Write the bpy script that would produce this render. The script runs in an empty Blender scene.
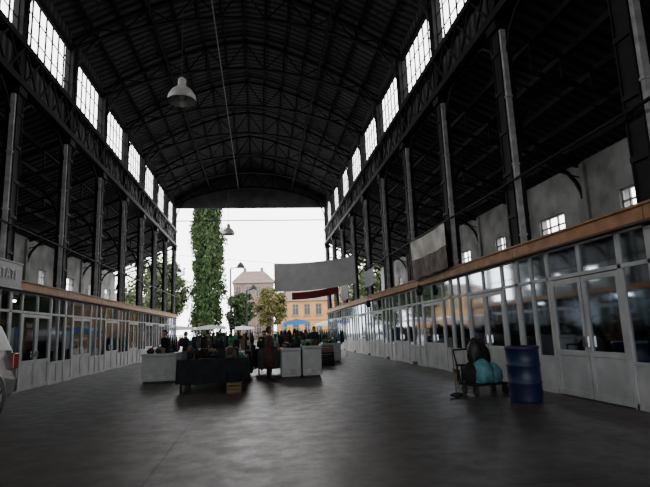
import bpy, bmesh, math, random
from mathutils import Vector, Matrix
random.seed(7)
scene=bpy.context.scene
COL=scene.collection
# ------------------------------------------------------------ materials
def mat(name,col,rough=.7,metal=0,noise=0,nscale=4,bump=0,bscale=20,spec=.5):
    m=bpy.data.materials.new(name); m.use_nodes=True
    nt=m.node_tree; b=nt.nodes['Principled BSDF']
    b.inputs['Base Color'].default_value=(*col,1); b.inputs['Roughness'].default_value=rough
    b.inputs['Metallic'].default_value=metal
    b.inputs['Specular IOR Level'].default_value=spec
    if noise or bump:
        tc=nt.nodes.new('ShaderNodeTexCoord')
    if noise:
        n=nt.nodes.new('ShaderNodeTexNoise'); n.inputs['Scale'].default_value=nscale; n.inputs['Detail'].default_value=6
        nt.links.new(tc.outputs['Object'],n.inputs['Vector'])
        r=nt.nodes.new('ShaderNodeValToRGB')
        r.color_ramp.elements[0].position=.3; r.color_ramp.elements[1].position=.72
        r.color_ramp.elements[0].color=(*[max(0,c*(1-noise)) for c in col],1)
        r.color_ramp.elements[1].color=(*[min(1,c*(1+noise)) for c in col],1)
        nt.links.new(n.outputs['Fac'],r.inputs['Fac']); nt.links.new(r.outputs['Color'],b.inputs['Base Color'])
    if bump:
        n2=nt.nodes.new('ShaderNodeTexNoise'); n2.inputs['Scale'].default_value=bscale; n2.inputs['Detail'].default_value=5
        nt.links.new(tc.outputs['Object'],n2.inputs['Vector'])
        bp=nt.nodes.new('ShaderNodeBump'); bp.inputs['Strength'].default_value=bump; bp.inputs['Distance'].default_value=.02
        nt.links.new(n2.outputs['Fac'],bp.inputs['Height']); nt.links.new(bp.outputs['Normal'],b.inputs['Normal'])
    return m
M={}
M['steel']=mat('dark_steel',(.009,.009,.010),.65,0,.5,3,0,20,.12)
M['steel2']=mat('light_painted_steel',(.28,.28,.285),.6,0,.35,5,0,20,.3)
M['wood']=mat('fascia_wood',(.27,.12,.045),.65,0,.35,3)
M['white']=mat('white_pvc',(.30,.31,.315),.45,0,.2,2,0,20,.3)
M['plaster']=mat('old_plaster',(.22,.22,.215),.9,0,.55,.9,.3)
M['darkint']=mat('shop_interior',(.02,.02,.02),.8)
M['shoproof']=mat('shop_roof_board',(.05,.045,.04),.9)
M['alu']=mat('aluminium_shade',(.36,.36,.34),.4,.3,.2,8)
M['black']=mat('black_plastic',(.008,.008,.009),.5,spec=.3)
M['rubber']=mat('rubber',(.015,.015,.015),.8)
M['bluebarrel']=mat('blue_plastic',(.005,.011,.040),.45,spec=.35)
M['turq']=mat('turquoise_bag',(.06,.19,.23),.5,0,.5,9,.8,8)
M['banner']=mat('banner_cloth',(.55,.55,.56),.8,0,.12,2)  # paler colour imitates backlight coming through the cloth
M['banner2']=mat('printed_banner_cloth',(.42,.40,.36),.8,0,.5,1.6)
M['print']=mat('printed_banner_dark_band',(.09,.06,.05),.8,0,.9,3)
M['grey']=mat('grey_cloth',(.2,.2,.21),.8,0,.2,2)
M['red']=mat('red_cloth',(.15,.018,.016),.8)
M['redlamp']=mat('tail_light_red',(.2,.01,.01),.2)
M['carpaint']=mat('silver_paint',(.16,.155,.155),.35,.5)
M['chrome']=mat('chrome',(.5,.5,.5),.2,1)
M['asphalt']=mat('asphalt',(.15,.15,.145),.9,0,.3,1)
M['yellow']=mat('yellow_plaster',(.40,.20,.06),.9,0,.2,.5)
M['greybuild']=mat('brown_brick',(.13,.09,.072),.9,0,.4,.4)
M['trimst']=mat('stone_trim',(.20,.17,.15),.9)
M['rooftile']=mat('roof_tile',(.085,.055,.045),.9,0,.3,1)
M['winglass']=mat('window_dark',(.03,.033,.036),.3)
M['bark']=mat('bark',(.05,.04,.03),.9,0,.4,3)
M['leaf1']=mat('leaf_dark_green',(.027,.045,.018),.85,0,.6,.8,0,20,.1)
M['leaf2']=mat('leaf_yellow_green',(.085,.08,.03),.85,0,.5,.6,0,20,.1)
M['leaf3']=mat('leaf_pale',(.060,.080,.040),.85,0,.4,.6,0,20,.1)
M['canvas']=mat('white_canvas',(.4,.42,.44),.8)
M['tarp']=mat('blue_tarp',(.02,.13,.32),.6)
M['cloth']=mat('dark_cloth',(.009,.012,.014),.9,0,.4,6,.4,8,.2)
M['enamel']=mat('white_enamel',(.24,.255,.26),.45,0,.15,4)
M['skin']=mat('skin',(.30,.17,.12),.6)
M['hair']=mat('hair',(.014,.010,.009),.8)
M['hair2']=mat('hair_grey',(.15,.14,.13),.8)
M['navy']=mat('navy_coat',(.012,.015,.028),.85,0,.3,9)
M['blackc']=mat('black_coat',(.010,.010,.011),.85,0,.3,9,spec=.2)
M['maroon']=mat('maroon_coat',(.05,.014,.014),.85,0,.3,9)
M['trous']=mat('dark_trousers',(.010,.010,.013),.85,spec=.2)
M['brown']=mat('cardboard',(.13,.085,.045),.8,0,.2,5)
M['orange']=mat('orange',(.4,.10,.02),.7)
M['green']=mat('green_plastic',(.02,.16,.06),.6)
M['pink']=mat('pink',(.5,.10,.2),.7)
M['cyan']=mat('pale_blue',(.15,.42,.62),.7)
M['sign']=mat('sign_face',(.10,.105,.12),.5)
M['signtxt']=mat('sign_text',(.42,.42,.4),.6)
M['lampglass']=mat('lamp_glass',(.6,.6,.55),.2)
def emis(name,c,s):
    m=bpy.data.materials.new(name); m.use_nodes=True; b=m.node_tree.nodes['Principled BSDF']; b.inputs['Emission Color'].default_value=(*c,1); b.inputs['Emission Strength'].default_value=s; return m
M['tube']=emis('fluorescent_tube',(.85,.95,1),20)  # emission added to light up the shop interiors
def roofmat():
    m=bpy.data.materials.new('roof_boards'); m.use_nodes=True; nt=m.node_tree; b=nt.nodes['Principled BSDF']
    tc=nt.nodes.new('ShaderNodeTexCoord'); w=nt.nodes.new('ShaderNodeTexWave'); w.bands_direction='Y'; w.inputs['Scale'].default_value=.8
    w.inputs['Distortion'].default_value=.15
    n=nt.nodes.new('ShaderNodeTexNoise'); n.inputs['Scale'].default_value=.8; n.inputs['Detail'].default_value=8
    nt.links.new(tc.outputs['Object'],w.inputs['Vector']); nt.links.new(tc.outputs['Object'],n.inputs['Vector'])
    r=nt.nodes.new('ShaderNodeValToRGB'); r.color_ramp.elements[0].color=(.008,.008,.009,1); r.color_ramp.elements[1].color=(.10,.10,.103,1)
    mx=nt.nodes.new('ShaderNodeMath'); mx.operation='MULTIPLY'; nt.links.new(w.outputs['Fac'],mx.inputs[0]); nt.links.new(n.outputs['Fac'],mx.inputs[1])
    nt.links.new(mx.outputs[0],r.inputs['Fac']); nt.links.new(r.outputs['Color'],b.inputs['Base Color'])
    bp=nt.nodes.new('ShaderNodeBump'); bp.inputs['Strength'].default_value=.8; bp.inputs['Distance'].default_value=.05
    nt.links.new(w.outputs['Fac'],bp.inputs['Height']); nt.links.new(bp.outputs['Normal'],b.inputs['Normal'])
    b.inputs['Roughness'].default_value=.65; b.inputs['Specular IOR Level'].default_value=.2
    return m
M['roof']=roofmat()
def glassmat(name,tint,base):
    m=bpy.data.materials.new(name); m.use_nodes=True; nt=m.node_tree
    for n in list(nt.nodes): nt.nodes.remove(n)
    o=nt.nodes.new('ShaderNodeOutputMaterial'); mix=nt.nodes.new('ShaderNodeMixShader'); t=nt.nodes.new('ShaderNodeBsdfTransparent'); g=nt.nodes.new('ShaderNodeBsdfGlossy')
    t.inputs['Color'].default_value=(*tint,1); g.inputs['Roughness'].default_value=.05; g.inputs['Color'].default_value=(.40,.45,.5,1)
    f=nt.nodes.new('ShaderNodeFresnel'); f.inputs['IOR'].default_value=1.4
    a=nt.nodes.new('ShaderNodeMath'); a.operation='ADD'; a.inputs[1].default_value=base; a.use_clamp=True
    nt.links.new(f.outputs[0],a.inputs[0]); nt.links.new(a.outputs[0],mix.inputs[0]); nt.links.new(t.outputs[0],mix.inputs[1]); nt.links.new(g.outputs[0],mix.inputs[2]); nt.links.new(mix.outputs[0],o.inputs[0])
    return m
M['glass']=glassmat('shop_glass',(.66,.70,.70),.03)
def floormat():
    m=bpy.data.materials.new('worn_concrete_floor'); m.use_nodes=True; nt=m.node_tree; b=nt.nodes['Principled BSDF']
    tc=nt.nodes.new('ShaderNodeTexCoord')
    n=nt.nodes.new('ShaderNodeTexNoise'); n.inputs['Scale'].default_value=.8; n.inputs['Detail'].default_value=12; n.inputs['Roughness'].default_value=.75
    n2=nt.nodes.new('ShaderNodeTexNoise'); n2.inputs['Scale'].default_value=14; n2.inputs['Detail'].default_value=10; n2.inputs['Roughness'].default_value=.75
    n3=nt.nodes.new('ShaderNodeTexNoise'); n3.inputs['Scale'].default_value=2.6; n3.inputs['Detail'].default_value=10; n3.inputs['Roughness'].default_value=.7
    mp=nt.nodes.new('ShaderNodeMapping'); mp.inputs['Location'].default_value=(1.2,1.5,0)
    wv=nt.nodes.new('ShaderNodeMix'); wv.data_type='VECTOR'; wv.inputs[0].default_value=.02
    br=nt.nodes.new('ShaderNodeTexBrick'); br.inputs['Scale'].default_value=1; br.inputs['Brick Width'].default_value=5.6; br.inputs['Row Height'].default_value=6.2
    br.inputs['Mortar Size'].default_value=.022; br.offset=0; br.inputs['Mortar Smooth'].default_value=.4
    br.inputs['Color1'].default_value=(1,1,1,1); br.inputs['Color2'].default_value=(.9,.9,.9,1); br.inputs['Mortar'].default_value=(.3,.3,.3,1)
    for q in (n,n2,n3,mp): nt.links.new(tc.outputs['Object'],q.inputs['Vector'])
    nt.links.new(mp.outputs[0],wv.inputs[4]); nt.links.new(n3.outputs['Color'],wv.inputs[5]); nt.links.new(wv.outputs[1],br.inputs['Vector'])
    r=nt.nodes.new('ShaderNodeValToRGB'); r.color_ramp.elements[0].position=.3; r.color_ramp.elements[1].position=.74
    r.color_ramp.elements[0].color=(.034,.028,.025,1); r.color_ramp.elements[1].color=(.080,.067,.059,1)
    nt.links.new(n.outputs['Fac'],r.inputs['Fac'])
    mx=nt.nodes.new('ShaderNodeMix'); mx.data_type='RGBA'; mx.blend_type='MULTIPLY'; mx.inputs[0].default_value=1
    nt.links.new(r.outputs['Color'],mx.inputs[6]); nt.links.new(br.outputs['Color'],mx.inputs[7])
    r2=nt.nodes.new('ShaderNodeValToRGB'); r2.color_ramp.elements[0].position=.35; r2.color_ramp.elements[1].position=.65
    r2.color_ramp.elements[0].color=(.65,.65,.65,1); r2.color_ramp.elements[1].color=(1.0,1.0,1.0,1)
    nt.links.new(n2.outputs['Fac'],r2.inputs['Fac'])
    mx2=nt.nodes.new('ShaderNodeMix'); mx2.data_type='RGBA'; mx2.blend_type='MULTIPLY'; mx2.inputs[0].default_value=1
    nt.links.new(mx.outputs[2],mx2.inputs[6]); nt.links.new(r2.outputs['Color'],mx2.inputs[7]); nt.links.new(mx2.outputs[2],b.inputs['Base Color'])
    rr=nt.nodes.new('ShaderNodeMapRange'); rr.inputs[1].default_value=.38; rr.inputs[2].default_value=.62; rr.inputs[3].default_value=.38; rr.inputs[4].default_value=.50
    nt.links.new(n3.outputs['Fac'],rr.inputs[0]); nt.links.new(rr.outputs[0],b.inputs['Roughness'])
    b.inputs['Specular IOR Level'].default_value=.24
    bp=nt.nodes.new('ShaderNodeBump'); bp.inputs['Strength'].default_value=.35; bp.inputs['Distance'].default_value=.01
    nt.links.new(n2.outputs['Fac'],bp.inputs['Height']); nt.links.new(bp.outputs['Normal'],b.inputs['Normal'])
    return m
M['floor']=floormat()
# ------------------------------------------------------------ mesh builder
class MB:
    def __init__(s): s.v=[];s.f=[];s.m=[];s.mats=[];s.sm=[]
    def mi(s,k):
        if k not in s.mats: s.mats.append(k)
        return s.mats.index(k)
    def add(s,vs,fs,k,smooth=False):
        o=len(s.v); s.v+= [tuple(p) for p in vs]; i=s.mi(k)
        for f in fs: s.f.append(tuple(o+a for a in f)); s.m.append(i); s.sm.append(smooth)
    def box(s,x0,x1,y0,y1,z0,z1,k):
        if x0>x1:x0,x1=x1,x0
        if y0>y1:y0,y1=y1,y0
        s.add([(x0,y0,z0),(x1,y0,z0),(x1,y1,z0),(x0,y1,z0),(x0,y0,z1),(x1,y0,z1),(x1,y1,z1),(x0,y1,z1)],
              [(0,3,2,1),(4,5,6,7),(0,1,5,4),(1,2,6,5),(2,3,7,6),(3,0,4,7)],k)
    def beam(s,p,q,w,h,k):
        p=Vector(p);q=Vector(q);d=(q-p)
        if d.length<1e-6:return
        d.normalize(); up=Vector((0,0,1)) if abs(d.z)<.95 else Vector((0,1,0))
        a=d.cross(up).normalized()*w/2; b=a.cross(d).normalized()*h/2
        vs=[p-a-b,p+a-b,p+a+b,p-a+b,q-a-b,q+a-b,q+a+b,q-a+b]
        s.add(vs,[(0,1,2,3),(7,6,5,4),(0,4,5,1),(1,5,6,2),(2,6,7,3),(3,7,4,0)],k)
    def tube(s,p,q,r,k,n=8,r2=None):
        p=Vector(p);q=Vector(q);d=(q-p).normalized(); up=Vector((0,0,1)) if abs(d.z)<.95 else Vector((0,1,0))
        a=d.cross(up).normalized(); b=a.cross(d); r2=r if r2 is None else r2
        vs=[p+(a*math.cos(t)+b*math.sin(t))*r for t in [2*math.pi*i/n for i in range(n)]]+[q+(a*math.cos(t)+b*math.sin(t))*r2 for t in [2*math.pi*i/n for i in range(n)]]
        s.add(vs,[(i,i+n,(i+1)%n+n,(i+1)%n) for i in range(n)],k,True)
        s.add(vs[:n],[tuple(range(n))],k); s.add(vs[n:],[tuple(reversed(range(n)))],k)
    def lathe(s,c,prof,k,n=24,axis='z'):
        c=Vector(c); vs=[]
        for r,z in prof:
            for i in range(n):
                t=2*math.pi*i/n
                p=Vector((r*math.cos(t),r*math.sin(t),z))
                if axis=='x': p=Vector((z,r*math.cos(t),r*math.sin(t)))
                if axis=='y': p=Vector((r*math.cos(t),z,r*math.sin(t)))
                vs.append(c+p)
        fs=[]
        for j in range(len(prof)-1):
            for i in range(n): fs.append((j*n+i,j*n+(i+1)%n,(j+1)*n+(i+1)%n,(j+1)*n+i))
        s.add(vs,fs,k,True)
    def blob(s,c,rx,ry,rz,k,n=10,m=7,jit=0.0):
        vs=[];fs=[]
        for j in range(m+1):
            ph=math.pi*j/m
            for i in range(n):
                t=2*math.pi*i/n; q=1+random.uniform(-jit,jit)
                vs.append((c[0]+rx*q*math.sin(ph)*math.cos(t),c[1]+ry*q*math.sin(ph)*math.sin(t),c[2]+rz*(1 if j in(0,m) else q)*math.cos(ph)))
        for j in range(m):
            for i in range(n): fs.append((j*n+i,(j+1)*n+i,(j+1)*n+(i+1)%n,j*n+(i+1)%n))
        s.add(vs,fs,k,True)
    def build(s,name,parent=None,bevel=0):
        me=bpy.data.meshes.new(name); me.from_pydata(s.v,[],s.f)
        for k in s.mats: me.materials.append(M[k])
        me.polygons.foreach_set('material_index',s.m); me.polygons.foreach_set('use_smooth',s.sm); me.update()
        bm=bmesh.new(); bm.from_mesh(me); bmesh.ops.recalc_face_normals(bm,faces=bm.faces); bm.to_mesh(me); bm.free()
        o=bpy.data.objects.new(name,me); COL.objects.link(o)
        if parent: o.parent=parent
        if bevel:
            b=o.modifiers.new('bevel','BEVEL'); b.width=bevel; b.segments=2; b.limit_method='ANGLE'
        return o
def empty(name,loc=(0,0,0),rot=0):
    e=bpy.data.objects.new(name,None); COL.objects.link(e); e.location=loc; e.rotation_euler=(0,0,rot); return e
# ------------------------------------------------------------ dimensions
XL,XR=-7.5,6.5           # column lines
FL,FR=-7.25,6.3          # shop front planes
OL,OR=-12.5,11.5         # outer walls
Y0,Y1=-10.1,46.45
BAY=4.35
cols=[-10.1+BAY*i for i in range(14)]
cols=[c for c in cols if c<47]
ZC=9.4; ZW0=10.95; ZW1=13.25
def roofz(x):
    t=(x-(XL+XR)/2)/((XR-XL)/2); return 13.8+2.9*(1-min(1,abs(t))**1.5)
def archz(x):
    t=(x-(XL+XR)/2)/((XR-XL)/2); return 13.35+1.75*(1-t*t)
# ------------------------------------------------------------ floor / ground
b=MB(); b.box(OL,OR,Y0-.5,Y1,-.2,0,'floor'); b.build('floor')
b=MB(); b.box(-90,90,Y1,200,-.25,-.03,'asphalt'); b.box(-90,90,-60,Y0-.5,-.25,-.03,'asphalt')
b.box(-90,OL,Y0-.5,Y1,-.25,-.03,'asphalt'); b.box(OR,90,Y0-.5,Y1,-.25,-.03,'asphalt'); b.build('ground')
# ------------------------------------------------------------ nave roof
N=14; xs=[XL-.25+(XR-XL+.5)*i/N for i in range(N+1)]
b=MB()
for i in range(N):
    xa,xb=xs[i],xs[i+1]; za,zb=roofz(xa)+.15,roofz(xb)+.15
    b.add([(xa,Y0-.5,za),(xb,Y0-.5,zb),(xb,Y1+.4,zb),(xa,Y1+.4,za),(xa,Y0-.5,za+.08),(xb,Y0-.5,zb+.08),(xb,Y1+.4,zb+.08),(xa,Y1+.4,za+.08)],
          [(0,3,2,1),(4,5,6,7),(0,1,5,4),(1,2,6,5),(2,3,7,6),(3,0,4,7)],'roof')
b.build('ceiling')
b=MB()
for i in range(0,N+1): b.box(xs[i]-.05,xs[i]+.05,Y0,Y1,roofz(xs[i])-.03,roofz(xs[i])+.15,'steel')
b.build('roof_purlins')
def truss(y):
    b=MB(); n=14; X=[XL+(XR-XL)*i/n for i in range(n+1)]
    for i in range(n):
        b.beam((X[i],y,archz(X[i])),(X[i+1],y,archz(X[i+1])),.16,.09,'steel')
        b.beam((X[i],y,roofz(X[i])-.08),(X[i+1],y,roofz(X[i+1])-.08),.14,.13,'steel')
        if i%2==0: b.beam((X[i],y,archz(X[i])),(X[i+1],y,roofz(X[i+1])-.1),.05,.05,'steel')
        else: b.beam((X[i],y,roofz(X[i])-.1),(X[i+1],y,archz(X[i+1])),.05,.05,'steel')
        if i: b.beam((X[i],y,archz(X[i])),(X[i],y,roofz(X[i])-.1),.04,.04,'steel')
    for xs_,sg in ((XL,1),(XR,-1)):
        P=[(xs_+sg*(.1+2.0*(1-math.cos(t))),y,11.6+ (archz(xs_+sg*2.1)-11.6)*math.sin(t)) for t in [math.pi/2*i/5 for i in range(6)]]
        for a,c in zip(P,P[1:]): b.beam(a,c,.10,.08,'steel')
    b.build('roof_truss')
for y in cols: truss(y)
b=MB()
for a,c in zip(cols,cols[1:]):
    for xa,xc in ((XL,XL+3.5),(XR,XR-3.5)):
        b.tube((xa,a,archz(xa)),(xc,c,archz(xc)),.02,'steel',5); b.tube((xc,a,archz(xc)),(xa,c,archz(xa)),.02,'steel',5)
b.tube((-1.7,Y0,14.85),(-1.7,Y1,14.85),.025,'steel2',6)
b.tube((1.6,Y0,14.85),(1.6,Y1,14.85),.02,'steel',6)
for x in (-4.2,3.2): b.beam((x,Y0,archz(x)),(x,Y1,archz(x)),.1,.1,'steel')
b.tube((XL,Y1,11.85),(XR,Y1,11.85),.05,'steel',6)
b.build('roof_bracing')
for nm,yy,zb0 in (('wall_far',Y1+.05,13.05),('wall_near',Y0-.45,5.2)):  # far gable, plus an unseen near wall added to block light from behind
    b=MB()
    for i in range(N):
        xa,xb=xs[i],xs[i+1]
        b.add([(xa,yy,zb0),(xb,yy,zb0),(xb,yy,roofz(xb)+.15),(xa,yy,roofz(xa)+.15),
               (xa,yy+.15,zb0),(xb,yy+.15,zb0),(xb,yy+.15,roofz(xb)+.15),(xa,yy+.15,roofz(xa)+.15)],
              [(0,1,2,3),(7,6,5,4),(0,4,5,1),(1,5,6,2),(2,6,7,3),(3,7,4,0)],'roof')
    if nm=='wall_near':
        b.box(OL,xs[0],yy,yy+.15,0,7,'plaster'); b.box(xs[-1],OR,yy,yy+.15,0,7,'plaster')
        for xo,xc in ((OL,xs[0]),(OR,xs[-1])):
            b.add([(xo,yy,7),(xc,yy,7),(xc,yy,9.5),(xo,yy,7.1)],[(0,1,2,3)],'roof')
    b.build(nm)
# ------------------------------------------------------------ columns
def column(x,y,sg):
    b=MB(); w=.17;d=.21
    b.box(x-w,x+w,y-d,y-d+.03,0,13.5,'steel'); b.box(x-w,x+w,y+d-.03,y+d,0,13.5,'steel')
    b.box(x-w+.03,x-w+.06,y-d+.03,y+d-.03,0,13.5,'steel'); b.box(x+w-.06,x+w-.03,y-d+.03,y+d-.03,0,13.5,'steel')
    z=.8
    while z<13:
        b.box(x-w-.01,x+w+.01,y-d-.005,y+d+.005,z,z+.10,'steel'); z+=1.1
    b.box(x-w-.08,x+w+.08,y-d-.08,y+d+.08,0,.12,'steel')
    b.box(x-w-.06,x+w+.06,y-d-.06,y+d+.06,ZC-.25,ZC,'steel')
    px=x-sg*.07
    b.box(px-.065,px+.065,y-d-.10,y-d-.01,.05,ZC-.3,'steel2')
    for zz in (3.6,5.4,7.2): b.box(px-.085,px+.085,y-d-.12,y-d,zz,zz+.05,'steel2')
    b.build('steel_column')
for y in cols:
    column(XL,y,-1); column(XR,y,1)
# ------------------------------------------------------------ clerestory
wn=0
for side,x,sg in (('left',XL,-1),('right',XR,1)):
    b=MB()
    b.box(x+sg*.02,x+sg*.12,Y0-.5,Y1,ZC,ZW0,'roof')
    b.box(x+sg*.02,x+sg*.12,Y0-.5,Y1,ZW1,roofz(x)+.2,'roof')
    b.build('wall_clerestory_'+side)
    b=MB(); xi=x-sg*.2
    b.box(xi-.1,xi+.1,Y0,Y1,ZC,ZC+.22,'steel'); b.box(xi-.08,xi+.08,Y0,Y1,ZW0-.2,ZW0,'steel')
    b.box(x-.1,x+.1,Y0,Y1,ZW1,ZW1+.18,'steel')
    for a,c in zip(cols,cols[1:]):
        k=4
        for i in range(k):
            ya=a+(c-a)*i/k; yb=a+(c-a)*(i+1)/k
            b.beam((xi,ya,ZC+.1),(xi,yb,ZW0-.1),.05,.07,'steel'); b.beam((xi,ya,ZW0-.1),(xi,yb,ZC+.1),.05,.07,'steel')
        for y,s2 in ((a,1),(c,-1)):
            P=[(x,y+s2*(.15+1.3*(1-math.cos(t))),ZC-1.6+1.6*math.sin(t)) for t in [math.pi/2*i/4 for i in range(5)]]
            for p,q in zip(P,P[1:]): b.beam(p,q,.07,.07,'steel')
    b.build('lattice_girder')
    for a,c in zip(cols,cols[1:]):
        wn+=1; b=MB(); y0,y1=a+.2,c-.2
        b.box(x-.03,x+.03,y0,y1,ZW0,ZW0+.06,'steel'); b.box(x-.03,x+.03,y0,y1,ZW1-.06,ZW1,'steel')
        for zz in (1/3,2/3): b.box(x-.015,x+.015,y0,y1,ZW0+(ZW1-ZW0)*zz-.015,ZW0+(ZW1-ZW0)*zz+.015,'steel')
        for i in range(8): 
            yy=y0+(y1-y0)*i/7; t=.05 if i in(0,7) else .02
            b.box(x-.025,x+.025,yy-t,yy+t,ZW0,ZW1,'steel')
        b.build('window_%d'%wn)
# ------------------------------------------------------------ aisles
ZA=7.0
for side,x,xo,sg in (('left',XL,OL,-1),('right',XR,OR,1)):
    b=MB()
    za,zb=ZC+.15,ZA+.1
    xa,xb=x+sg*.1,xo+sg*.4
    b.add([(xa,Y0-.5,za),(xb,Y0-.5,zb),(xb,Y1,zb),(xa,Y1,za),(xa,Y0-.5,za+.1),(xb,Y0-.5,zb+.1),(xb,Y1,zb+.1),(xa,Y1,za+.1)],
          [(0,3,2,1),(4,5,6,7),(0,1,5,4),(1,2,6,5),(2,3,7,6),(3,0,4,7)],'roof')
    for i in range(1,6):
        t=i/6; xx=xa+(xb-xa)*t; zz=za+(zb-za)*t
        b.box(xx-.06,xx+.06,Y0,Y1,zz-.16,zz+.02,'steel')
    b.build('ceiling_aisle_'+side)
    b=MB(); t=.35
    b.box(xo,xo+sg*t,Y0-.5,Y1,0,4.5,'plaster'); b.box(xo,xo+sg*t,Y0-.5,Y1,5.6,ZA+.1,'plaster')
    for i,(a,c) in enumerate(zip(cols,cols[1:])):
        m=(a+c)/2; hw=.85 if i%2==0 else .5
        b.box(xo,xo+sg*t,a,m-hw,4.5,5.6,'plaster'); b.box(xo,xo+sg*t,m+hw,c,4.5,5.6,'plaster')
        b.box(xo-sg*.12,xo,a-.25,a+.25,0,ZA,'plaster')
    b.build('wall_'+side)
    for i,(a,c) in enumerate(zip(cols,cols[1:])):
        wn+=1; b2=MB(); m=(a+c)/2; xx=xo+sg*.12; hw=.85 if i%2==0 else .5
        for yy in (m-hw+.03,m-hw*.33,m+hw*.33,m+hw-.03): b2.box(xx-.03,xx+.03,yy-.03,yy+.03,4.5,5.6,'white')
        for zz in (4.53,5.2,5.57): b2.box(xx-.03,xx+.03,m-hw,m+hw,zz-.03,zz+.03,'white')
        b2.build('window_%d'%wn)
    for y in cols:
        b=MB(); w=abs(xo-x); n=6
        P=[(x+sg*w*i/n,y,ZC-(ZC-ZA)*i/n) for i in range(n+1)]
        Q=[(x+sg*w*i/n,y,ZC-1.1-(ZC-1.1-ZA+.1)*(i/n)**1.0) for i in range(n+1)]
        for i in range(n):
            b.beam(P[i],P[i+1],.1,.12,'steel'); b.beam(Q[i],Q[i+1],.08,.1,'steel')
            b.beam(P[i],Q[i],.05,.05,'steel'); b.beam(P[i+1],Q[i],.05,.05,'steel')
        R=[(x+sg*(.15+1.9*(1-math.cos(u))),y,5.8+2.0*math.sin(u)) for u in [math.pi/2*i/6 for i in range(7)]]
        for p,q in zip(R,R[1:]): b.beam(p,q,.08,.1,'steel')
        R=[(xo-sg*(.05+1.6*(1-math.cos(u))),y,5.6+1.5*math.sin(u)) for u in [math.pi/2*i/6 for i in range(7)]]
        for p,q in zip(R,R[1:]): b.beam(p,q,.1,.1,'steel')
        b.tube((x,y,ZC-1.6),(xo,y,ZA-.5),.025,'steel',6)
        b.build('aisle_truss')
    b=MB(); b.tube((x-sg*.30,Y0,4.95),(x-sg*.30,Y1,4.9),.035,'steel',6)
    for y in cols: b.box(x-sg*.32,x-sg*.18,y-.03,y+.03,4.88,5.0,'steel')
    b.build('service_pipe')
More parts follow.
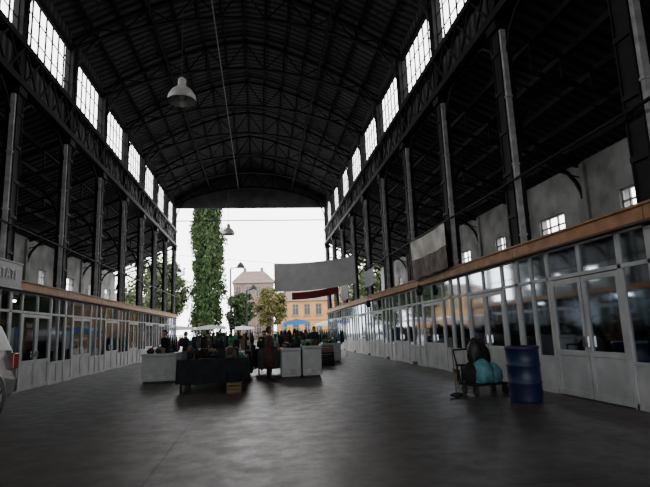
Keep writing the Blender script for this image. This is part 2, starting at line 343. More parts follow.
# ------------------------------------------------------------ shop fronts
goodscol=['tarp','canvas','brown','cyan','red','tarp','green','turq','banner','orange','pink','black','navy','black']  # blue shop goods also stand in for reflections in the glazing
postercol=['cyan','turq','tarp','green','pink','canvas','orange','cyan','red']
def shop(x,sg,y0,y1,idx,lit=False):
    e=empty('shop_front',(x,y0,0)); L=y1-y0
    b=MB()
    def fr(ya,yb,za,zb,k='white',t=.04,off=0): b.box(off-t,off+t,ya,yb,za,zb,k)
    for yy in (0.04,.75,3.0,3.68,L-.04): fr(yy-.04,yy+.04,0,3.05)
    fr(0,L,2.98,3.05); fr(0,L,2.38,2.45); fr(0,.75,0,.1); fr(3.0,L,0,.1)
    for ya,yb in ((.08,.70),(3.05,3.63),(3.73,L-.08)):
        fr(ya,yb,.1,.72,'white',.02); fr(ya,yb,.72,.78)
    fr(1.85,1.91,2.46,3.0)
    b.build('frame',e)
    b=MB()
    for ya,yb in ((.80,1.86),(1.89,2.95)):
        b.box(-.035,.035,ya,ya+.09,.02,2.36,'white'); b.box(-.035,.035,yb-.09,yb,.02,2.36,'white')
        b.box(-.035,.035,ya+.09,yb-.09,.02,.14,'white'); b.box(-.035,.035,ya+.09,yb-.09,.82,.92,'white'); b.box(-.035,.035,ya+.09,yb-.09,2.26,2.36,'white')
        b.box(-.015,.015,ya+.09,yb-.09,.14,.82,'white')
    b.box(-sg*.035,-sg*.09,1.93,1.96,1.0,1.2,'chrome'); b.box(-sg*.035,-sg*.09,1.79,1.82,1.0,1.2,'chrome')
    b.build('double_door',e)
    b=MB()
    for ya,yb,za,zb in ((.09,.70,.78,2.38),(3.05,3.63,.78,2.38),(3.73,L-.09,.78,2.38),(.89,1.77,.92,2.26),(1.98,2.86,.92,2.26),(.09,.7,2.45,2.98),(.8,1.85,2.45,2.98),(1.91,2.95,2.45,2.98),(3.05,3.63,2.45,2.98),(3.73,L-.09,2.45,2.98)):
        b.add([(0,ya,za),(0,yb,za),(0,yb,zb),(0,ya,zb)],[(0,1,2,3)],'glass')
    b.build('glazing',e)
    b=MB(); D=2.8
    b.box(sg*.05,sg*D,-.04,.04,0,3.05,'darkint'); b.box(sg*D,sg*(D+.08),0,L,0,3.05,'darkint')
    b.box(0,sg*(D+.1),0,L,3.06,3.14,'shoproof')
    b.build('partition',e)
    if lit:  # added lamp that brightens the goods behind the glass
        b=MB(); b.box(sg*.9,sg*.98,1.0,2.4,2.84,2.9,'tube'); b.box(sg*.86,sg*1.02,.95,2.45,2.9,3.0,'white'); b.build('strip_light',e)
    b=MB(); rnd=random.Random(idx*13+(5 if sg>0 else 0))
    # posters stuck behind the glass; their blues partly stand in for reflections
    for ya,yb in ((.12,.67),(3.08,3.6),(3.76,L-.12),(.95,1.7),(2.05,2.8)):
        if rnd.random()<(.55 if sg<0 else .22):
            w=(yb-ya)*rnd.uniform(.55,.95); z0=rnd.uniform(.98,1.3); z1=z0+rnd.uniform(.4,.9); s0=ya+(yb-ya-w)*rnd.random()
            k=rnd.choice(postercol); b.box(sg*.012,sg*.016,s0,s0+w,z0,z1,k)
            b.box(sg*.009,sg*.012,s0+.05,s0+w-.05,z1-.2,z1-.08,rnd.choice(['banner','black','red']))
    b.box(sg*.12,sg*.5,.15,.7,.8,.84,'brown'); b.box(sg*.12,sg*.5,3.1,L-.15,.8,.84,'brown')
    for yy in (.2,.6,3.15,L-.2): b.box(sg*.28,sg*.32,yy-.02,yy+.02,0,.8,'brown')
    y=3.12; pr=.7 if sg<0 else .4
    while y<L-.35:
        w=rnd.uniform(.15,.35); h=rnd.uniform(.2,1.3 if sg<0 else .7)
        if rnd.random()<pr: b.box(sg*.15,sg*.45,y,y+w-.02,.84,.84+h,rnd.choice(goodscol))
        y+=w
    b.box(sg*.15,sg*.45,.2,.6,.84,.84+rnd.uniform(.2,1.2 if sg<0 else .6),rnd.choice(goodscol))
    b.tube((sg*1.3,.3,2.0),(sg*1.3,L-.3,2.0),.02,'steel2',6); b.tube((sg*1.3,.3,0),(sg*1.3,.3,2.0),.02,'steel2',6); b.tube((sg*1.3,L-.3,0),(sg*1.3,L-.3,2.0),.02,'steel2',6)
    y=.4
    while y<L-.5:
        w=rnd.uniform(.12,.3); b.box(sg*1.1,sg*1.5,y,y+w-.03,2.0-rnd.uniform(.4,1.1),1.98,rnd.choice(goodscol)); y+=w*rnd.choice((1,1,2))
    b.build('goods',e)
for i,(a,c) in enumerate(zip(cols,cols[1:])):
    shop(FR,1,a,c,i,i in (6,)); shop(FL,-1,a,c,i+40,i in (6,7,8,10))
for side,x,sg in (('left',FL,-1),('right',FR,1)):
    b=MB(); 
    for a,c in zip(cols,cols[1:]): b.box(x-sg*.06,x-sg*.02,a+.01,c-.01,3.06,3.33,'wood')
    b.box(x-sg*.10,x+sg*.05,Y0,Y1,3.33,3.37,'wood'); b.box(x-sg*.2,x-sg*.02,Y0,Y1,3.02,3.06,'shoproof')
    b.build('trim_1' if side=='left' else 'trim_2')
# ------------------------------------------------------------ lamps
def bell_lamp(x,y,z,top,name='pendant_lamp',d=.95):
    b=MB(); r=d/2
    b.lathe((x,y,z),[(r,-.25),(r*.98,-.22),(r*.9,-.05),(r*.68,.12),(r*.36,.24),(r*.28,.3),(r*.28,.5),(r*.16,.56),(.03,.58)],'alu',28)
    b.lathe((x,y,z),[(r*.97,-.25),(r*.86,-.05),(r*.62,.1),(r*.3,.2),(.01,.22)],'alu',28)
    b.blob((x,y,z-.02),.12,.12,.18,'lampglass')
    b.tube((x,y,z+.55),(x,y,top),.012,'steel',6)
    b.build(name)
bell_lamp(-2.4,cols[6],9.35,archz(-2.4))
bell_lamp(-2.15,cols[11],9.1,archz(-2.15))
def street_lamp(x,y,h,arm):
    b=MB(); b.tube((x,y,-.03),(x,y,h),.13,'steel',8,.08)
    P=[(x+arm*math.sin(t),y,h+.6*(1-math.cos(t)) if t<1.5 else h+.6) for t in [math.pi/2*i/5 for i in range(6)]]
    for p,q in zip(P,P[1:]): b.tube(p,q,.06,'steel',6)
    xx=x+arm; z=h+.35
    b.lathe((xx,y,z),[(.46,-.3),(.44,-.2),(.34,.05),(.16,.25),(.06,.35)],'steel',16)
    b.blob((xx,y,z-.22),.14,.14,.16,'lampglass')
    b.lathe((x,y,0),[(.24,-.03),(.24,.4),(.13,.5)],'steel',12)
    b.build('street_lamp')
street_lamp(-3.0,56,8.6,1.1)
street_lamp(-1.5,66,7.0,.9)
# ------------------------------------------------------------ banners
def banner(p0,p1,zt0,zt1,h,k,sag=.15,n=14,folds=.04,rows=None):
    b=MB(); vs=[]
    p0=Vector(p0);p1=Vector(p1)
    for j in range(5):
        for i in range(n+1):
            t=i/n; p=p0.lerp(p1,t); zt=zt0+(zt1-zt0)*t-sag*4*t*(1-t)
            off=folds*math.sin(t*17)*(.3+j/4)
            nrm=Vector((-(p1-p0).y,(p1-p0).x,0)).normalized()
            q=p+nrm*off; vs.append((q.x,q.y,zt-h*j/4))
    for j in range(4):
        kk=rows[j] if rows else k
        b.add(vs[j*(n+1):(j+2)*(n+1)],[(i,i+1,n+1+i+1,n+1+i) for i in range(n)],kk,True)
    return b
y=cols[9]+2
b=banner((1.0,y,0),(6.05,y,0),5.7,6.1,1.75,'banner')
b.tube((XL,y,6.6),(1.0,y,5.7),.012,'steel',5); b.tube((6.05,y,6.1),(XR,y,6.2),.012,'steel',5)
b.tube((1.0,y,3.95),(1.0,y,5.7),.025,'steel',5); b.tube((6.05,y,4.35),(6.05,y,6.1),.025,'steel',5); b.build('street_banner')
b=banner((2.5,cols[11]+.3,0),(6.0,cols[11]+.3,0),4.4,4.8,.55,'red',.1); b.build('red_banner')
b=banner((6.08,15.6,0),(6.08,19.4,0),4.85,4.85,1.5,'banner2',.05,rows=['banner2','banner2','print','print']); b.tube((6.08,15.4,4.85),(6.08,19.6,4.85),.02,'steel',5); b.tube((6.08,15.6,3.35),(6.08,19.4,3.35),.02,'steel',5); b.build('side_banner')
b=banner((6.05,34,0),(6.05,37,0),4.8,4.8,1.2,'grey',.05); b.build('side_banner')
b=banner((6.05,26,0),(6.05,28.5,0),4.75,4.75,.9,'canvas',.05); b.build('side_banner')
b=MB(); b.box(-7.12,-6.95,12.6,15.95,3.05,3.75,'sign'); b.box(-7.14,-6.93,12.55,16,3.01,3.06,'steel2'); b.box(-7.14,-6.93,12.55,16,3.74,3.79,'steel2')
so=b.build('shop_sign')
cu=bpy.data.curves.new('lettering','FONT'); cu.body='ANTICHITATI'; cu.size=.42; cu.extrude=.008; cu.align_x='CENTER'; cu.align_y='CENTER'; cu.materials.append(M['signtxt'])
to=bpy.data.objects.new('lettering',cu); COL.objects.link(to); to.parent=so; to.location=(-6.94,14.3,3.4); to.rotation_euler=(math.pi/2,0,math.pi/2)
# ------------------------------------------------------------ people
def person(name,loc,rot,coat,h=1.68,hair='hair',pose='stand',coatlen=.62):
    e=empty(name,loc,rot); k=h/1.7
    V={}
    def P(n,p,r,par=None):
        V[n]=(Vector(p)*k,r*k if not isinstance(r,tuple) else (r[0]*k,r[1]*k),par)
    bend={'stand':0,'bend':.35,'walk':.05}.get(pose,0)
    P('pel',(0,0,.95),(.155,.12))
    P('wst',(0,-bend*.25,1.12),(.145,.11),'pel'); P('chs',(0,-bend*.7,1.32-bend*.08),(.165,.125),'wst')
    P('nck',(0,-bend*1.0,1.46-bend*.16),(.065,.065),'chs'); P('hd',(0,-bend*1.15,1.53-bend*.18),(.055,.06),'nck')
    sx=.185; cy=-bend*.7; cz=1.385-bend*.1
    arms={'stand':[(.24,.02,1.12),(.23,-.16,.90)],'bend':[(.24,-.40,1.06),(.16,-.55,.90)],'walk':[(.25,.06,1.12),(.24,-.02,.87)]}[pose]
    W={}
    for s,nm in ((1,'L'),(-1,'R')):
        P('sh'+nm,(s*sx,cy,cz),(.075,.075),'chs')
        el=arms[0]; wr=arms[1]
        if pose=='stand' and s<0: wr=(.12,-.26,1.02)
        P('el'+nm,(s*el[0],el[1],el[2]),(.052,.052),'sh'+nm)
        P('wr'+nm,(s*wr[0],wr[1],wr[2]),(.034,.034),'el'+nm); W[nm]=(Vector((s*el[0],el[1],el[2]))*k,Vector((s*wr[0],wr[1],wr[2]))*k,s)
        st={'walk':.2*s}.get(pose,0)
        P('hip'+nm,(s*.095,0,.86),(.10,.105),'pel'); P('kn'+nm,(s*.10,-st*.5-.02,.48),(.068,.07),'hip'+nm)
        P('an'+nm,(s*.10,-st+.02,.09),(.045,.05),'kn'+nm); P('toe'+nm,(s*.12,-st-.15,.045),(.045,.035),'an'+nm)
    names=list(V); me=bpy.data.meshes.new('b'); me.from_pydata([V[n][0] for n in names],[(names.index(n),names.index(V[n][2])) for n in names if V[n][2]],[])
    o=bpy.data.objects.new('b',me); COL.objects.link(o)
    o.modifiers.new('s','SKIN'); sub=o.modifiers.new('u','SUBSURF'); sub.levels=2
    for i,n in enumerate(names):
        r=V[n][1]; me.skin_vertices[0].data[i].radius=r if isinstance(r,tuple) else (r,r)
        me.skin_vertices[0].data[i].use_root=(i==0)
    bpy.context.view_layer.update(); dg=bpy.context.evaluated_depsgraph_get()
    nm_=bpy.data.meshes.new_from_object(o.evaluated_get(dg)); bpy.data.objects.remove(o)
    for kk in (coat,'trous','skin','black'): nm_.materials.append(M[kk])
    for p in nm_.polygons:
        c=p.center; p.use_smooth=True
        if c.z>1.455*k-bend*.16*k: p.material_index=2
        elif c.z<.13*k: p.material_index=3
        elif c.z<.84*k and abs(c.x)<.2*k: p.material_index=1
        else: p.material_index=0
    ob=bpy.data.objects.new('body',nm_); COL.objects.link(ob); ob.parent=e
    b=MB()
    b.lathe((0,0,0),[(.16*k,1.08*k),(.185*k,.95*k),(.20*k,.8*k),(.215*k,coatlen*k),(.205*k,coatlen*k),(.14*k,.8*k)],coat,20)
    for i in range(len(b.v)): x,y,z=b.v[i]; b.v[i]=(x,y*.8,z)
    b.build('coat_hem',e)
    hc=V['hd'][0]+Vector((0,-.012,.085))*k
    b=MB(); vs=[];n=18;m=14
    for j in range(m+1):
        ph=math.pi*j/m
        for i in range(n):
            t=2*math.pi*i/n; x=.075*math.sin(ph)*math.cos(t); y=.095*math.sin(ph)*math.sin(t); z=.115*math.cos(ph)
            if z<0: x*=1+z*2.2; 
            if z<0 and y>0: y*=1+z*3
            if y<-.07 and abs(x)<.03 and -.04<z<.0: y-=.02
            if y<-.06 and .015<abs(x)<.05 and 0<z<.03: y+=.008
            if y<-.06 and abs(x)<.035 and -.075<z<-.05: y-=.004
            vs.append(hc+Vector((x,y,z))*k)
    b.add(vs,[(j*n+i,(j+1)*n+i,(j+1)*n+(i+1)%n,j*n+(i+1)%n) for j in range(m) for i in range(n)],'skin',True)
    for s in (1,-1):
        b.blob(hc+Vector((s*.078,.005,-.005))*k,.012*k,.02*k,.032*k,'skin',8,6)
        b.blob(hc+Vector((s*.03,-.083,.012))*k,.011*k,.008*k,.008*k,'white',8,6); b.blob(hc+Vector((s*.03,-.090,.012))*k,.005*k,.003*k,.005*k,'black',6,5)
    b.blob(hc+Vector((0,-.083,-.056))*k,.024*k,.008*k,.007*k,'maroon',8,6)
    b.build('head',e)
    b=MB(); vs=[]
    for j in range(m+1):
        ph=math.pi*j/m
        for i in range(n):
            t=2*math.pi*i/n; x=.084*math.sin(ph)*math.cos(t); y=.106*math.sin(ph)*math.sin(t); z=.122*math.cos(ph)
            lim=.04 if y<-.02 else -.09
            if z<lim: z=lim; x*=.9; y*=.9
            vs.append(hc+Vector((x,y+.008,z+.004))*k)
    b.add(vs,[(j*n+i,(j+1)*n+i,(j+1)*n+(i+1)%n,j*n+(i+1)%n) for j in range(m) for i in range(n)],hair,True); b.build('hair',e)
    for nm,(el,wr,s) in W.items():
        d=(wr-el).normalized(); side=d.cross(Vector((0,-s*1.0,.2))).normalized(); nrm=side.cross(d).normalized()
        b=MB()
        b.add([wr+side*a*.028*k+nrm*c*.013*k for a,c in ((-1,-1),(1,-1),(1,1),(-1,1))]+[wr+d*.09*k+side*a*.040*k+nrm*c*.012*k for a,c in ((-1,-1),(1,-1),(1,1),(-1,1))],
              [(0,1,2,3),(7,6,5,4),(0,4,5,1),(1,5,6,2),(2,6,7,3),(3,7,4,0)],'skin',True)
        for f,(off,ln) in enumerate(((-.03,.06),(-.01,.075),(.011,.07),(.031,.055))):
            p=wr+d*.085*k+side*off*k; dd=(d+nrm*.35).normalized(); q=p+dd*ln*.5*k; d3=(d+nrm*1.1).normalized(); r=q+d3*ln*.5*k
            b.tube(p,q,.0095*k,'skin',6,.0085*k); b.tube(q,r,.0085*k,'skin',6,.006*k)
        p=wr+d*.03*k-side*.03*k; q=p+(d*.5-side*.8+nrm*.2).normalized()*.035*k; r=q+(d-side*.2+nrm*.3).normalized()*.03*k
        b.tube(p,q,.011*k,'skin',6,.0095*k); b.tube(q,r,.0095*k,'skin',6,.007*k)
        b.build('hand_left' if s>0 else 'hand_right',e)
    return e
PI=math.pi
person('shopper_in_maroon_coat',(.30,16.4,0),PI*.6,'maroon',1.66,'hair','stand',.45)
person('market_vendor',(-3.55,20.2,0),-PI*.3,'blackc',1.72,'hair','stand')
person('market_vendor',(-3.1,22.5,0),PI*.7,'navy',1.66,'hair2','stand')
person('market_shopper',(-2.3,23.6,0),PI,'blackc',1.7,'hair','walk')
person('market_shopper',(2.6,24.5,0),.2,'navy',1.7,'hair','walk')
person('market_shopper',(.2,20.85,0),0,'blackc',1.62,'hair','bend')
person('market_shopper',(-1.1,28.3,0),-.5,'maroon',1.68,'hair2','walk')
# ------------------------------------------------------------ market stalls inside
def goods(b,x0,x1,y0,y1,z,n,rnd,hmax=.25,cl=None):
    cl=cl or ['black','black','cloth','navy','brown','blackc','steel','maroon','enamel','green','steel2','cloth','black','trous']
    for i in range(n):
        x=rnd.uniform(x0+.12,x1-.12); y=rnd.uniform(y0+.12,y1-.12); k=rnd.choice(cl); t=rnd.random()
        if t<.45:
            w=rnd.uniform(.08,.2); d=rnd.uniform(.08,.2); b.box(x-w/2,x+w/2,y-d/2,y+d/2,z,z+rnd.uniform(.06,hmax),k)
        elif t<.75:
            h=rnd.uniform(.06,hmax*.6); b.blob((x,y,z+h*.7),rnd.uniform(.08,.16),rnd.uniform(.08,.16),h,k,9,6,.12)
        else:
            r=rnd.uniform(.03,.06); h=rnd.uniform(.15,hmax+.1); b.lathe((x,y,z),[(r*.01,0),(r,0),(r,h*.6),(r*.35,h*.78),(r*.35,h),(0.001,h)],k,10)
def stall(name,x0,x1,y0,y1,zt,kc,seed,ng=30,hmax=.25,skirt=.7):
    e=empty(name,(0,0,0)); b=MB(); rnd=random.Random(seed)
    b.box(x0,x1,y0,y1,zt-.04,zt,'brown')
    for x in (x0+.08,x1-.08):
        for y in (y0+.08,y1-.08): b.box(x-.03,x+.03,y-.03,y+.03,0,zt-.04,'steel')
    b.box(x0+.1,x1-.1,y0+.1,y1-.1,.22,.25,'trous')
    goods(b,x0+.1,x1-.1,y0+.1,y1-.1,.25,14,rnd,.35,['black','cloth','trous','brown','navy'])
    b.build('table',e)
    b=MB(); per=[]
    nseg=16
    for (ax,ay,bx,by) in ((x0-.02,y0-.02,x1+.02,y0-.02),(x1+.02,y0-.02,x1+.02,y1+.02),(x1+.02,y1+.02,x0-.02,y1+.02),(x0-.02,y1+.02,x0-.02,y0-.02)):
        for i in range(nseg): per.append((ax+(bx-ax)*i/nseg,ay+(by-ay)*i/nseg))
    cx,cy=(x0+x1)/2,(y0+y1)/2; n=len(per); vs=[]
    for j,zz in enumerate((zt+.012,zt-.05,zt-skirt*.5,zt-skirt)):
        for i,(x,y) in enumerate(per):
            o=(0,.01,.025,.04)[j]*(1+math.sin(i*1.9)); dx,dy=x-cx,y-cy; l=math.hypot(dx,dy); vs.append((x+dx/l*o,y+dy/l*o,zz+(0 if j<3 else .03*math.sin(i*.9))))
    b.add(vs,[(j*n+i,j*n+(i+1)%n,(j+1)*n+(i+1)%n,(j+1)*n+i) for j in range(3) for i in range(n)],kc,True)
    b.add([vs[i] for i in range(n)],[tuple(range(n))],kc)
    b.build('tablecloth',e)
    b=MB(); goods(b,x0,x1,y0,y1,zt+.012,ng,rnd,hmax); b.build('goods',e)
    return e
stall('market_table',-2.15,-.35,14.1,16.1,.86,'cloth',3,60,.28,.62)
stall('market_table',-2.4,-.3,16.9,19.6,.92,'cloth',5,80,.55)
stall('market_table',-.1,1.9,18.6,20.0,.95,'black',6,60,.45)
stall('market_table',-2.6,-.2,24.8,27.5,.95,'black',8,60,.7)
stall('market_table',.8,2.8,27,29.5,.95,'cloth',9,60,.7)
stall('market_table',-3.2,-1.2,31,33,.95,'grey',10,50,.5)
def rail(x0,x1,y,seed):
    rnd=random.Random(seed); b=MB(); b.tube((x0,y,1.55),(x1,y,1.55),.02,'steel2',6)
    for x in (x0,x1): b.tube((x,y,0),(x,y,1.55),.02,'steel2',6); b.tube((x,y-.3,.03),(x,y+.3,.03),.02,'steel2',6)
    x=x0+.1
    while x<x1-.1:
        k=rnd.choice(['black','navy','maroon','trous','grey','tarp','blackc','cloth']); l=rnd.uniform(.6,1.0); w=rnd.uniform(.04,.07)
        b.add([(x-w*.4,y-.2,1.44),(x+w*.4,y-.2,1.44),(x+w,y-.25,1.5-l),(x-w,y-.25,1.5-l),(x-w*.4,y+.2,1.44),(x+w*.4,y+.2,1.44),(x+w,y+.25,1.5-l),(x-w,y+.25,1.5-l),(x-.02,y,1.53),(x+.02,y,1.53)],
              [(0,1,2,3),(7,6,5,4),(1,5,6,2),(0,3,7,4),(3,2,6,7),(0,8,9,1),(5,9,8,4),(0,4,8),(1,9,5)],k); x+=w*2+.02
    b.build('clothes_rail')
rail(-3.6,-1.9,29.6,1); rail(-.6,1.4,31.5,2); rail(2.2,4.0,33,3); rail(3.4,5.0,29.5,4); rail(-6.2,-4.6,34,5)
def freezer(name,x0,x1,y0,y1,h,k='enamel'):
    b=MB(); b.box(x0,x1,y0,y1,.06,h-.1,k); b.box(x0-.02,x1+.02,y0-.02,y1+.02,h-.09,h,k); b.box(x0+.05,x1-.05,y0+.05,y1-.05,0,.06,'black')
    b.box((x0+x1)/2-.12,(x0+x1)/2+.12,y0-.05,y0-.02,h-.08,h-.04,'steel2'); b.box(x0+.06,x1-.06,y0-.01,y0,.12,.3,'steel2')
    e=b.build(name,None,.015)
    g=MB(); goods(g,x0,x1,y0,y1,h,16,random.Random(int(x0*100)),.2); g.build('goods',e); return e
freezer('chest_freezer',-3.85,-2.75,17.7,19.2,.95)
freezer('chest_freezer',.72,1.35,17.0,18.4,.97)
freezer('display_counter',1.42,2.05,17.1,18.4,1.02,'enamel')
b=MB(); b.box(-1.72,-1.38,30,30.3,1.75,2.4,'black'); b.lathe((-1.55,29.99,1.95),[(.12,0),(.1,.0),(.03,.02),(.001,.02)],'steel2',16,'y'); b.lathe((-1.55,29.99,2.22),[(.05,0),(.001,.01)],'steel2',12,'y')
b.tube((-1.55,30.15,0.3),(-1.55,30.15,1.75),.025,'black')
for t in range(3): b.tube((-1.55,30.15,.5),(-1.55+.45*math.cos(t*2.1),30.15+.45*math.sin(t*2.1),0),.02,'black')
b.build('loudspeaker_on_stand')
def crate(b,x,y,z,w,d,h,k):
    t=.015
    b.box(x,x+w,y,y+d,z,z+t,k)
    for zz in (z+.03,z+h*.4,z+h*.75):
        b.box(x,x+w,y,y+t,zz,zz+h*.2,k); b.box(x,x+w,y+d-t,y+d,zz,zz+h*.2,k); b.box(x,x+t,y,y+d,zz,zz+h*.2,k); b.box(x+w-t,x+w,y,y+d,zz,zz+h*.2,k)
    for xx in (x,x+w-.03):
        for yy in (y,y+d-.03): b.box(xx,xx+.03,yy,yy+.03,z,z+h,k)
b=MB(); crate(b,-.85,13.55,0,.4,.35,.28,'brown'); crate(b,-.83,13.56,.29,.36,.33,.24,'cloth'); b.build('crate_stack')
b=MB()
for i in range(3): crate(b,2.6,22+i*.1,i*.29,.6,.4,.28,('trous','cloth','brown')[i])
b.build('crate_stack')
freezer('chest_freezer',3.0,3.9,24.5,25.3,.9)
# ------------------------------------------------------------ barrel
b=MB(); r=.31; bx=5.13
b.lathe((bx,9.6,0),[(.001,0),(r*.95,0),(r*.97,.03),(r,.08),(r,.33),(r*1.04,.35),(r*1.04,.38),(r,.40),(r,.66),(r*1.04,.68),(r*1.04,.71),(r,.73),(r,.98),(r*1.06,1.0),(r*1.06,1.05),(r*.96,1.06),(r*.94,1.03),(.001,1.03)],'bluebarrel',32)
b.lathe((bx+.13,9.55,1.03),[(.035,0),(.035,.03),(.001,.03)],'black',10)
b.build('blue_barrel')
# ------------------------------------------------------------ hand cart with bags
def sack(b,c,rx,ry,rz,k,seed):
    rnd=random.Random(seed); n=20;m=14; vs=[]; ph1=rnd.uniform(0,6)
    for j in range(m+1):
        ph=PI*j/m
        for i in range(n):
            t=2*PI*i/n; z=math.cos(ph); rr=math.sin(ph)**.6
            if z>.55: rr*=.55+.45*(1-(z-.55)/.45)
            rr*=1+.10*math.sin(5*t+ph1+z*3)+.06*math.sin(9*t-z*6)
            zz=z if z>-.8 else -.8
            vs.append((c[0]+rx*rr*math.cos(t),c[1]+ry*rr*math.sin(t),c[2]+rz*zz+.02*math.sin(3*t)))
    b.add(vs,[(j*n+i,(j+1)*n+i,(j+1)*n+(i+1)%n,j*n+(i+1)%n) for j in range(m) for i in range(n)],k,True)
e=empty('hand_cart',(4.92,11.0,0),.15); b=MB()
b.box(-.45,.45,-.3,.3,.20,.24,'steel'); 
for x in (-.42,.42): b.tube((x,.26,.22),(x,.5,.95),.018,'steel'); 
b.tube((-.42,.5,.95),(.42,.5,.95),.02,'steel')
for x in (-.36,.36):
    for y in (-.24,.22):
        b.lathe((x,y,.10),[(.001,-.03),(.06,-.03),(.10,-.022),(.10,.022),(.06,.03),(.001,.03)],'rubber',18,'x'); b.box(x-.02,x+.02,y-.02,y+.02,.1,.22,'steel2')
b.build('cart_frame',e)
b=MB(); sack(b,(-.05,-.08,.46),.25,.22,.28,'turq',1); sack(b,(.20,-.10,.42),.17,.18,.24,'turq',2); sack(b,(-.08,.14,.86),.17,.14,.34,'black',3); sack(b,(-.28,.05,.42),.16,.2,.26,'blackc',4)
sack(b,(.14,.16,.76),.16,.12,.34,'blackc',5)
b.build('bags',e)
b=MB(); b.tube((4.15,10.7,.04),(4.35,11.3,1.15),.014,'brown'); b.blob((4.15,10.68,.05),.16,.06,.05,'black',8,6); b.build('broom')
b=MB(); b.box(5.3,5.75,13.2,13.6,.42,.46,'trous')
for x in (5.33,5.70):
    for y in (13.23,13.55): b.box(x-.02,x+.02,y-.02,y+.02,0,.42,'trous')
b.box(5.71,5.75,13.2,13.6,.46,.9,'trous'); b.build('wooden_chair')
for (x,y,z) in ((6.0,18.4,2.95),(6.0,27.5,2.95)):
    b=MB(); b.lathe((x,y,z-.1),[(.001,-.2),(.1,-.18),(.14,0),(.1,.14),(.03,.2)],'black',12); b.tube((x,y,z+.08),(x,y,z+.25),.01,'steel',5); b.tube((x,y,z+.25),(6.25,y,z+.25),.012,'steel',5); b.build('wall_lantern')
# ------------------------------------------------------------ SUV at left (tail towards the market)
def suv():
    e=empty('car',(-5.40,7.95,0),math.pi); e.scale=(1,1,1.15)
    prof=[(-4.45,.42),(-4.52,.62),(-4.5,.98),(-4.42,1.12),(-4.12,1.64),(-3.9,1.72),(-2.3,1.74),(-2.0,1.68),(-1.25,1.12),(-.5,1.02),(-.12,.9),(0,.7),(.02,.5),(-.05,.32)]
    W=1.68; b=MB()
    A=[(0.06+ .2*max(0,(z-1.0)/.7),y,z) for y,z in prof]+[(.06,-4.4,.3)]
    A0=[(0.0+ .2*max(0,(z-1.0)/.7),y*.985-.03,max(.34,z-.04)) for y,z in prof]+[(0,-4.35,.34)]
    n=len(A)
    rings=[A0,A,[(W-p[0],p[1],p[2]) for p in A],[(W-p[0],p[1],p[2]) for p in A0]]
    vs=[p for r in rings for p in r]
    fs=[(j*n+i,j*n+(i+1)%n,(j+1)*n+(i+1)%n,(j+1)*n+i) for j in range(3) for i in range(n)]
    fs+= [tuple(range(n)),tuple(reversed(range(3*n,4*n)))]
    b.add(vs,fs,'carpaint',False)
    for s in (-1,1):
        for pts in ([(-4.22,1.16),(-3.3,1.16),(-3.3,1.58),(-4.0,1.58)],[(-3.22,1.16),(-2.35,1.16),(-2.35,1.6),(-3.22,1.6)],[(-2.27,1.16),(-1.5,1.16),(-2.05,1.58),(-2.27,1.6)]):
            vs=[((W-.2*max(0,(z-1)/.7)+.012) if s>0 else (.2*max(0,(z-1)/.7)-.012),y,z) for y,z in pts]; b.add(vs,[(0,1,2,3)],'winglass')
    b.add([(.22,-1.30,1.22),(W-.22,-1.30,1.22),(W-.3,-1.9,1.68),(.3,-1.9,1.68)],[(0,1,2,3)],'winglass')
    b.add([(.22,-4.435,1.15),(W-.22,-4.435,1.15),(W-.3,-4.165,1.62),(.3,-4.165,1.62)],[(0,1,2,3)],'winglass')
    b.box(.03,W-.03,-4.62,-4.40,.36,.62,'black'); b.box(.5,W-.5,-4.55,-4.5,.74,.88,'white')
    b.box(-.015,.16,-4.545,-4.3,.8,1.1,'redlamp'); b.box(W-.16,W+.015,-4.545,-4.3,.8,1.1,'redlamp')
    b.box(.05,W-.05,-.05,.08,.34,.6,'black'); b.box(.12,.45,-.06,.03,.66,.84,'lampglass'); b.box(W-.45,W-.12,-.06,.03,.66,.84,'lampglass')
    b.box(.5,W-.5,-.04,.04,.66,.8,'black'); b.box(-.02,W+.02,-3.2,-1.3,.3,.42,'black')
    b.blob((W+.05,-1.65,1.2),.06,.06,.09,'carpaint'); b.blob((-.1,-1.65,1.2),.08,.06,.09,'carpaint')
    b.build('body_shell',e,.02)
    b=MB()
    for y in (-.85,-3.62):
        for x,s in ((.03,-1),(W-.03,1)):
            b.lathe((x,y,.34),[(.42,-.12*s),(.42,.035*s),(.37,.04*s)],'black',24,'x')
            b.lathe((x,y,.33),[(.001,-.2*s),(.31,-.2*s),(.33,-.15*s),(.33,.03*s),(.30,.06*s),(.22,.06*s)],'rubber',28,'x')
            b.lathe((x,y,.33),[(.22,.055*s),(.20,.02*s),(.08,.03*s),(.05,.055*s),(.001,.055*s)],'steel2',20,'x')
            for q in range(5):
                a=q*2*PI/5; b.beam((x+.04*s,y,.33),(x+.05*s,y+.2*math.cos(a),.33+.2*math.sin(a)),.04,.03,'chrome')
    b.build('wheels',e)
suv()
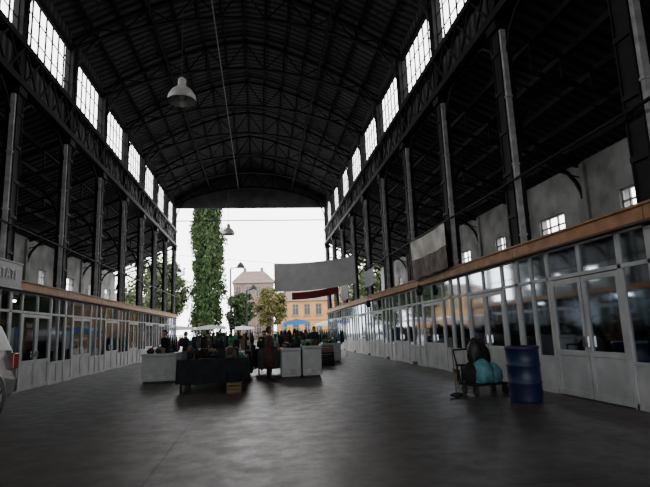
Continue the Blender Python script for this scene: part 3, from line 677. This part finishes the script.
# ------------------------------------------------------------ outside world
def tree(name,x,y,h,rx,z0,k,n=5000,poplar=False,seed=1,ls=.38):
    rnd=random.Random(seed); b=MB()
    b.tube((x,y,-.1),(x+.1,y,h*.45),.25 if not poplar else .35,'bark',8,.12)
    cl=[]
    for i in range(70 if not poplar else 260):
        if poplar:
            t=(i+rnd.random())/260; z=z0+(h-z0)*t; R=rx*.85*(math.sin(math.pi*min(1,(t*.8+.2)))**.5)*rnd.random()**.5*(1+.10*math.sin(t*40))
            a=rnd.uniform(0,6.28); cl.append((x+R*math.cos(a),y+R*math.sin(a),z,rnd.uniform(.4,.75),rnd.uniform(1.2,2.6)))
        else:
            a=rnd.uniform(0,6.28); ph=math.acos(rnd.uniform(-1,1)); R=rnd.random()**.4
            q=rnd.uniform(.6,1.2); cl.append((x+rx*R*math.sin(ph)*math.cos(a),y+rx*R*math.sin(ph)*math.sin(a),(z0+h)/2+(h-z0)/2*R*math.cos(ph),q*rx*.28,q*rx*.24))
    for c in cl[::6]: b.beam((x,y,max(z0*.8,c[2]-1.5)),(c[0],c[1],c[2]),.06,.06,'bark')
    for i in range(n):
        c=rnd.choice(cl); v=Vector((max(-1.1,min(1.1,rnd.gauss(0,.5))),max(-1.1,min(1.1,rnd.gauss(0,.5))),rnd.gauss(0,.5)))
        p=Vector((c[0]+v.x*c[3],c[1]+v.y*c[3],c[2]+v.z*c[4])); s=ls*rnd.uniform(.5,1.1)
        u=Vector((rnd.uniform(-1,1),rnd.uniform(-1,1),rnd.uniform(-1,1)+(1.2 if poplar else 0))).normalized(); w=u.cross(Vector((rnd.uniform(-1,1),rnd.uniform(-1,1),rnd.uniform(-1,1)))).normalized()
        b.add([p-u*s,p-w*s*.5,p+u*s,p+w*s*.5],[(0,1,2,3)],k)
    b.build(name)
tree('poplar_tree',-8.0,82,31,2.95,2.5,'leaf1',42000,True,2,.30)
tree('deciduous_tree',-15.2,87,13,3.6,3,'leaf3',8000,False,3)
tree('deciduous_tree',-19,96,17,5,3,'leaf3',7000,False,4)
tree('deciduous_tree',-3.6,100,9.5,2.6,2.5,'leaf1',4500,False,5)
tree('deciduous_tree',1.8,84,8.8,2.5,2.5,'leaf2',7000,False,6,.3)
tree('deciduous_tree',16.5,72,13,5,3,'leaf3',6000,False,7)
tree('deciduous_tree',27,84,15,5.5,3,'leaf1',6000,False,8)
def building(name,x0,x1,y0,y1,h,k,floors,nw,roofh,seed=0):
    b=MB(); b.box(x0,x1,y0,y1,-.1,h,k); b.box(x0-.3,x1+.3,y0-.3,y1+.3,h,h+.35,'trimst'); b.box(x0-.1,x1+.1,y0-.08,y0,h*.5-.1,h*.5+.1,'trimst')
    b.add([(x0-.3,y0-.3,h+.35),(x1+.3,y0-.3,h+.35),(x1+.3,y1+.3,h+.35),(x0-.3,y1+.3,h+.35),(x0+2,(y0+y1)/2-.5,h+.35+roofh),(x1-2,(y0+y1)/2-.5,h+.35+roofh),(x1-2,(y0+y1)/2+.5,h+.35+roofh),(x0+2,(y0+y1)/2+.5,h+.35+roofh)],
          [(0,1,5,4),(1,2,6,5),(2,3,7,6),(3,0,4,7),(4,5,6,7)],'rooftile')
    fh=h/floors
    for f in range(floors):
        for i in range(nw):
            cx=x0+(x1-x0)*(i+.5)/nw; w=(x1-x0)/nw*.22; z0=f*fh+fh*.28; z1=f*fh+fh*.82
            b.box(cx-w-.12,cx+w+.12,y0-.06,y0,z0-.12,z1+.15,'trimst'); b.box(cx-w,cx+w,y0-.09,y0-.05,z0,z1,'winglass')
            b.box(cx-.04,cx+.04,y0-.12,y0-.09,z0,z1,'trimst'); b.box(cx-w,cx+w,y0-.12,y0-.09,z0+(z1-z0)*.65,z0+(z1-z0)*.65+.08,'trimst')
            b.box(cx-w-.2,cx+w+.2,y0-.2,y0,z0-.25,z0-.13,'trimst')
    for cx in (x0+2.5,x1-2.5): b.box(cx-.35,cx+.35,(y0+y1)/2-.3,(y0+y1)/2+.3,h+.5,h+roofh+1.2,k)
    b.build(name)
building('yellow_house',3.6,19,96,106,7.2,'yellow',2,7,2.4)
building('apartment_building',-5.6,3.4,116,128,12.8,'greybuild',3,4,3.0)
building('apartment_building',20,38,100,112,10,'greybuild',3,6,2.4)
building('yellow_house',-38,-23,104,116,8,'yellow',2,6,2.4)
def canopy(x0,x1,y0,y1,z,k,ridge=.5):
    b=MB(); xm=(x0+x1)/2
    b.add([(x0,y0,z),(xm,y0,z+ridge),(x1,y0,z),(x0,y1,z),(xm,y1,z+ridge),(x1,y1,z),(x0,y0,z-.25),(x1,y0,z-.25),(x0,y1,z-.25),(x1,y1,z-.25)],
          [(0,1,4,3),(1,2,5,4),(6,0,3,8),(2,7,9,5),(0,6,7,2,1)],k)
    for x in (x0+.03,x1-.03):
        for y in (y0+.03,y1-.03): b.tube((x,y,-.03),(x,y,z),.03,'steel2',6)
    b.box(x0+.2,x1-.2,y0+.3,y0+1.2,.7,.78,'brown'); 
    for x in (x0+.3,x1-.3): b.box(x-.03,x+.03,y0+.4,y0+1.1,-.03,.7,'brown')
    goods(b,x0+.2,x1-.2,y0+.3,y0+1.2,.78,14,random.Random(int(x0*10)),.6,goodscol)
    b.build('market_stall')
canopy(-9.5,-6.4,52,55,2.3,'canvas',.2); canopy(-6.2,-3.4,52.5,55.5,2.3,'canvas',.2); canopy(-3.2,-.6,60,63,2.2,'canvas',.2)
canopy(2.6,5.6,56,59,2.5,'tarp',.4); canopy(6.6,9.2,57,60,2.3,'canvas',.3)
for i,(x,y) in enumerate(((-2.2,49),(1.6,53),(-4.5,50.5))):
    person('pedestrian',(x,y,-.03),i*1.3,('blackc','navy','maroon')[i%3],1.65+.03*(i%4),'hair','walk')
# ------------------------------------------------------------ world / lights
w=bpy.data.worlds.new('overcast_sky'); scene.world=w; w.use_nodes=True; nt=w.node_tree; bg=nt.nodes['Background']
bg.inputs['Color'].default_value=(1,.99,.985,1); bg.inputs['Strength'].default_value=7.0
def portal(loc,rot,sx,sy):
    l=bpy.data.lights.new('portal','AREA'); l.shape='RECTANGLE'; l.size=sx; l.size_y=sy; l.cycles.is_portal=True
    o=bpy.data.objects.new('sky_portal',l); COL.objects.link(o); o.location=loc; o.rotation_euler=rot
portal((-.5,Y1+.3,6.5),(-PI/2,0,0),24,13)
portal((-.5,Y0-.6,2.6),(PI/2,0,0),15,5.2)
ZM=(ZW0+ZW1)/2
portal((XL-.15,18,ZM),(0,-PI/2,0),2.3,57); portal((XR+.15,18,ZM),(0,PI/2,0),2.3,57)
# ------------------------------------------------------------ camera
cam=bpy.data.cameras.new('camera'); co=bpy.data.objects.new('camera',cam); COL.objects.link(co); scene.camera=co
f=505.; cam.sensor_width=36; cam.sensor_fit='HORIZONTAL'; cam.lens=f/650*36; cam.clip_end=500
Yc=Vector((-66,-89.5,-f)).normalized(); 
roll=.038; bb=f*f/(89.5-66*roll); Zc=Vector((-roll*bb,bb,-f)).normalized(); Xc=Yc.cross(Zc).normalized()
R=Matrix((Xc,Yc,Zc)); co.matrix_world=Matrix.Translation((0,0,1.5))@R.to_4x4()
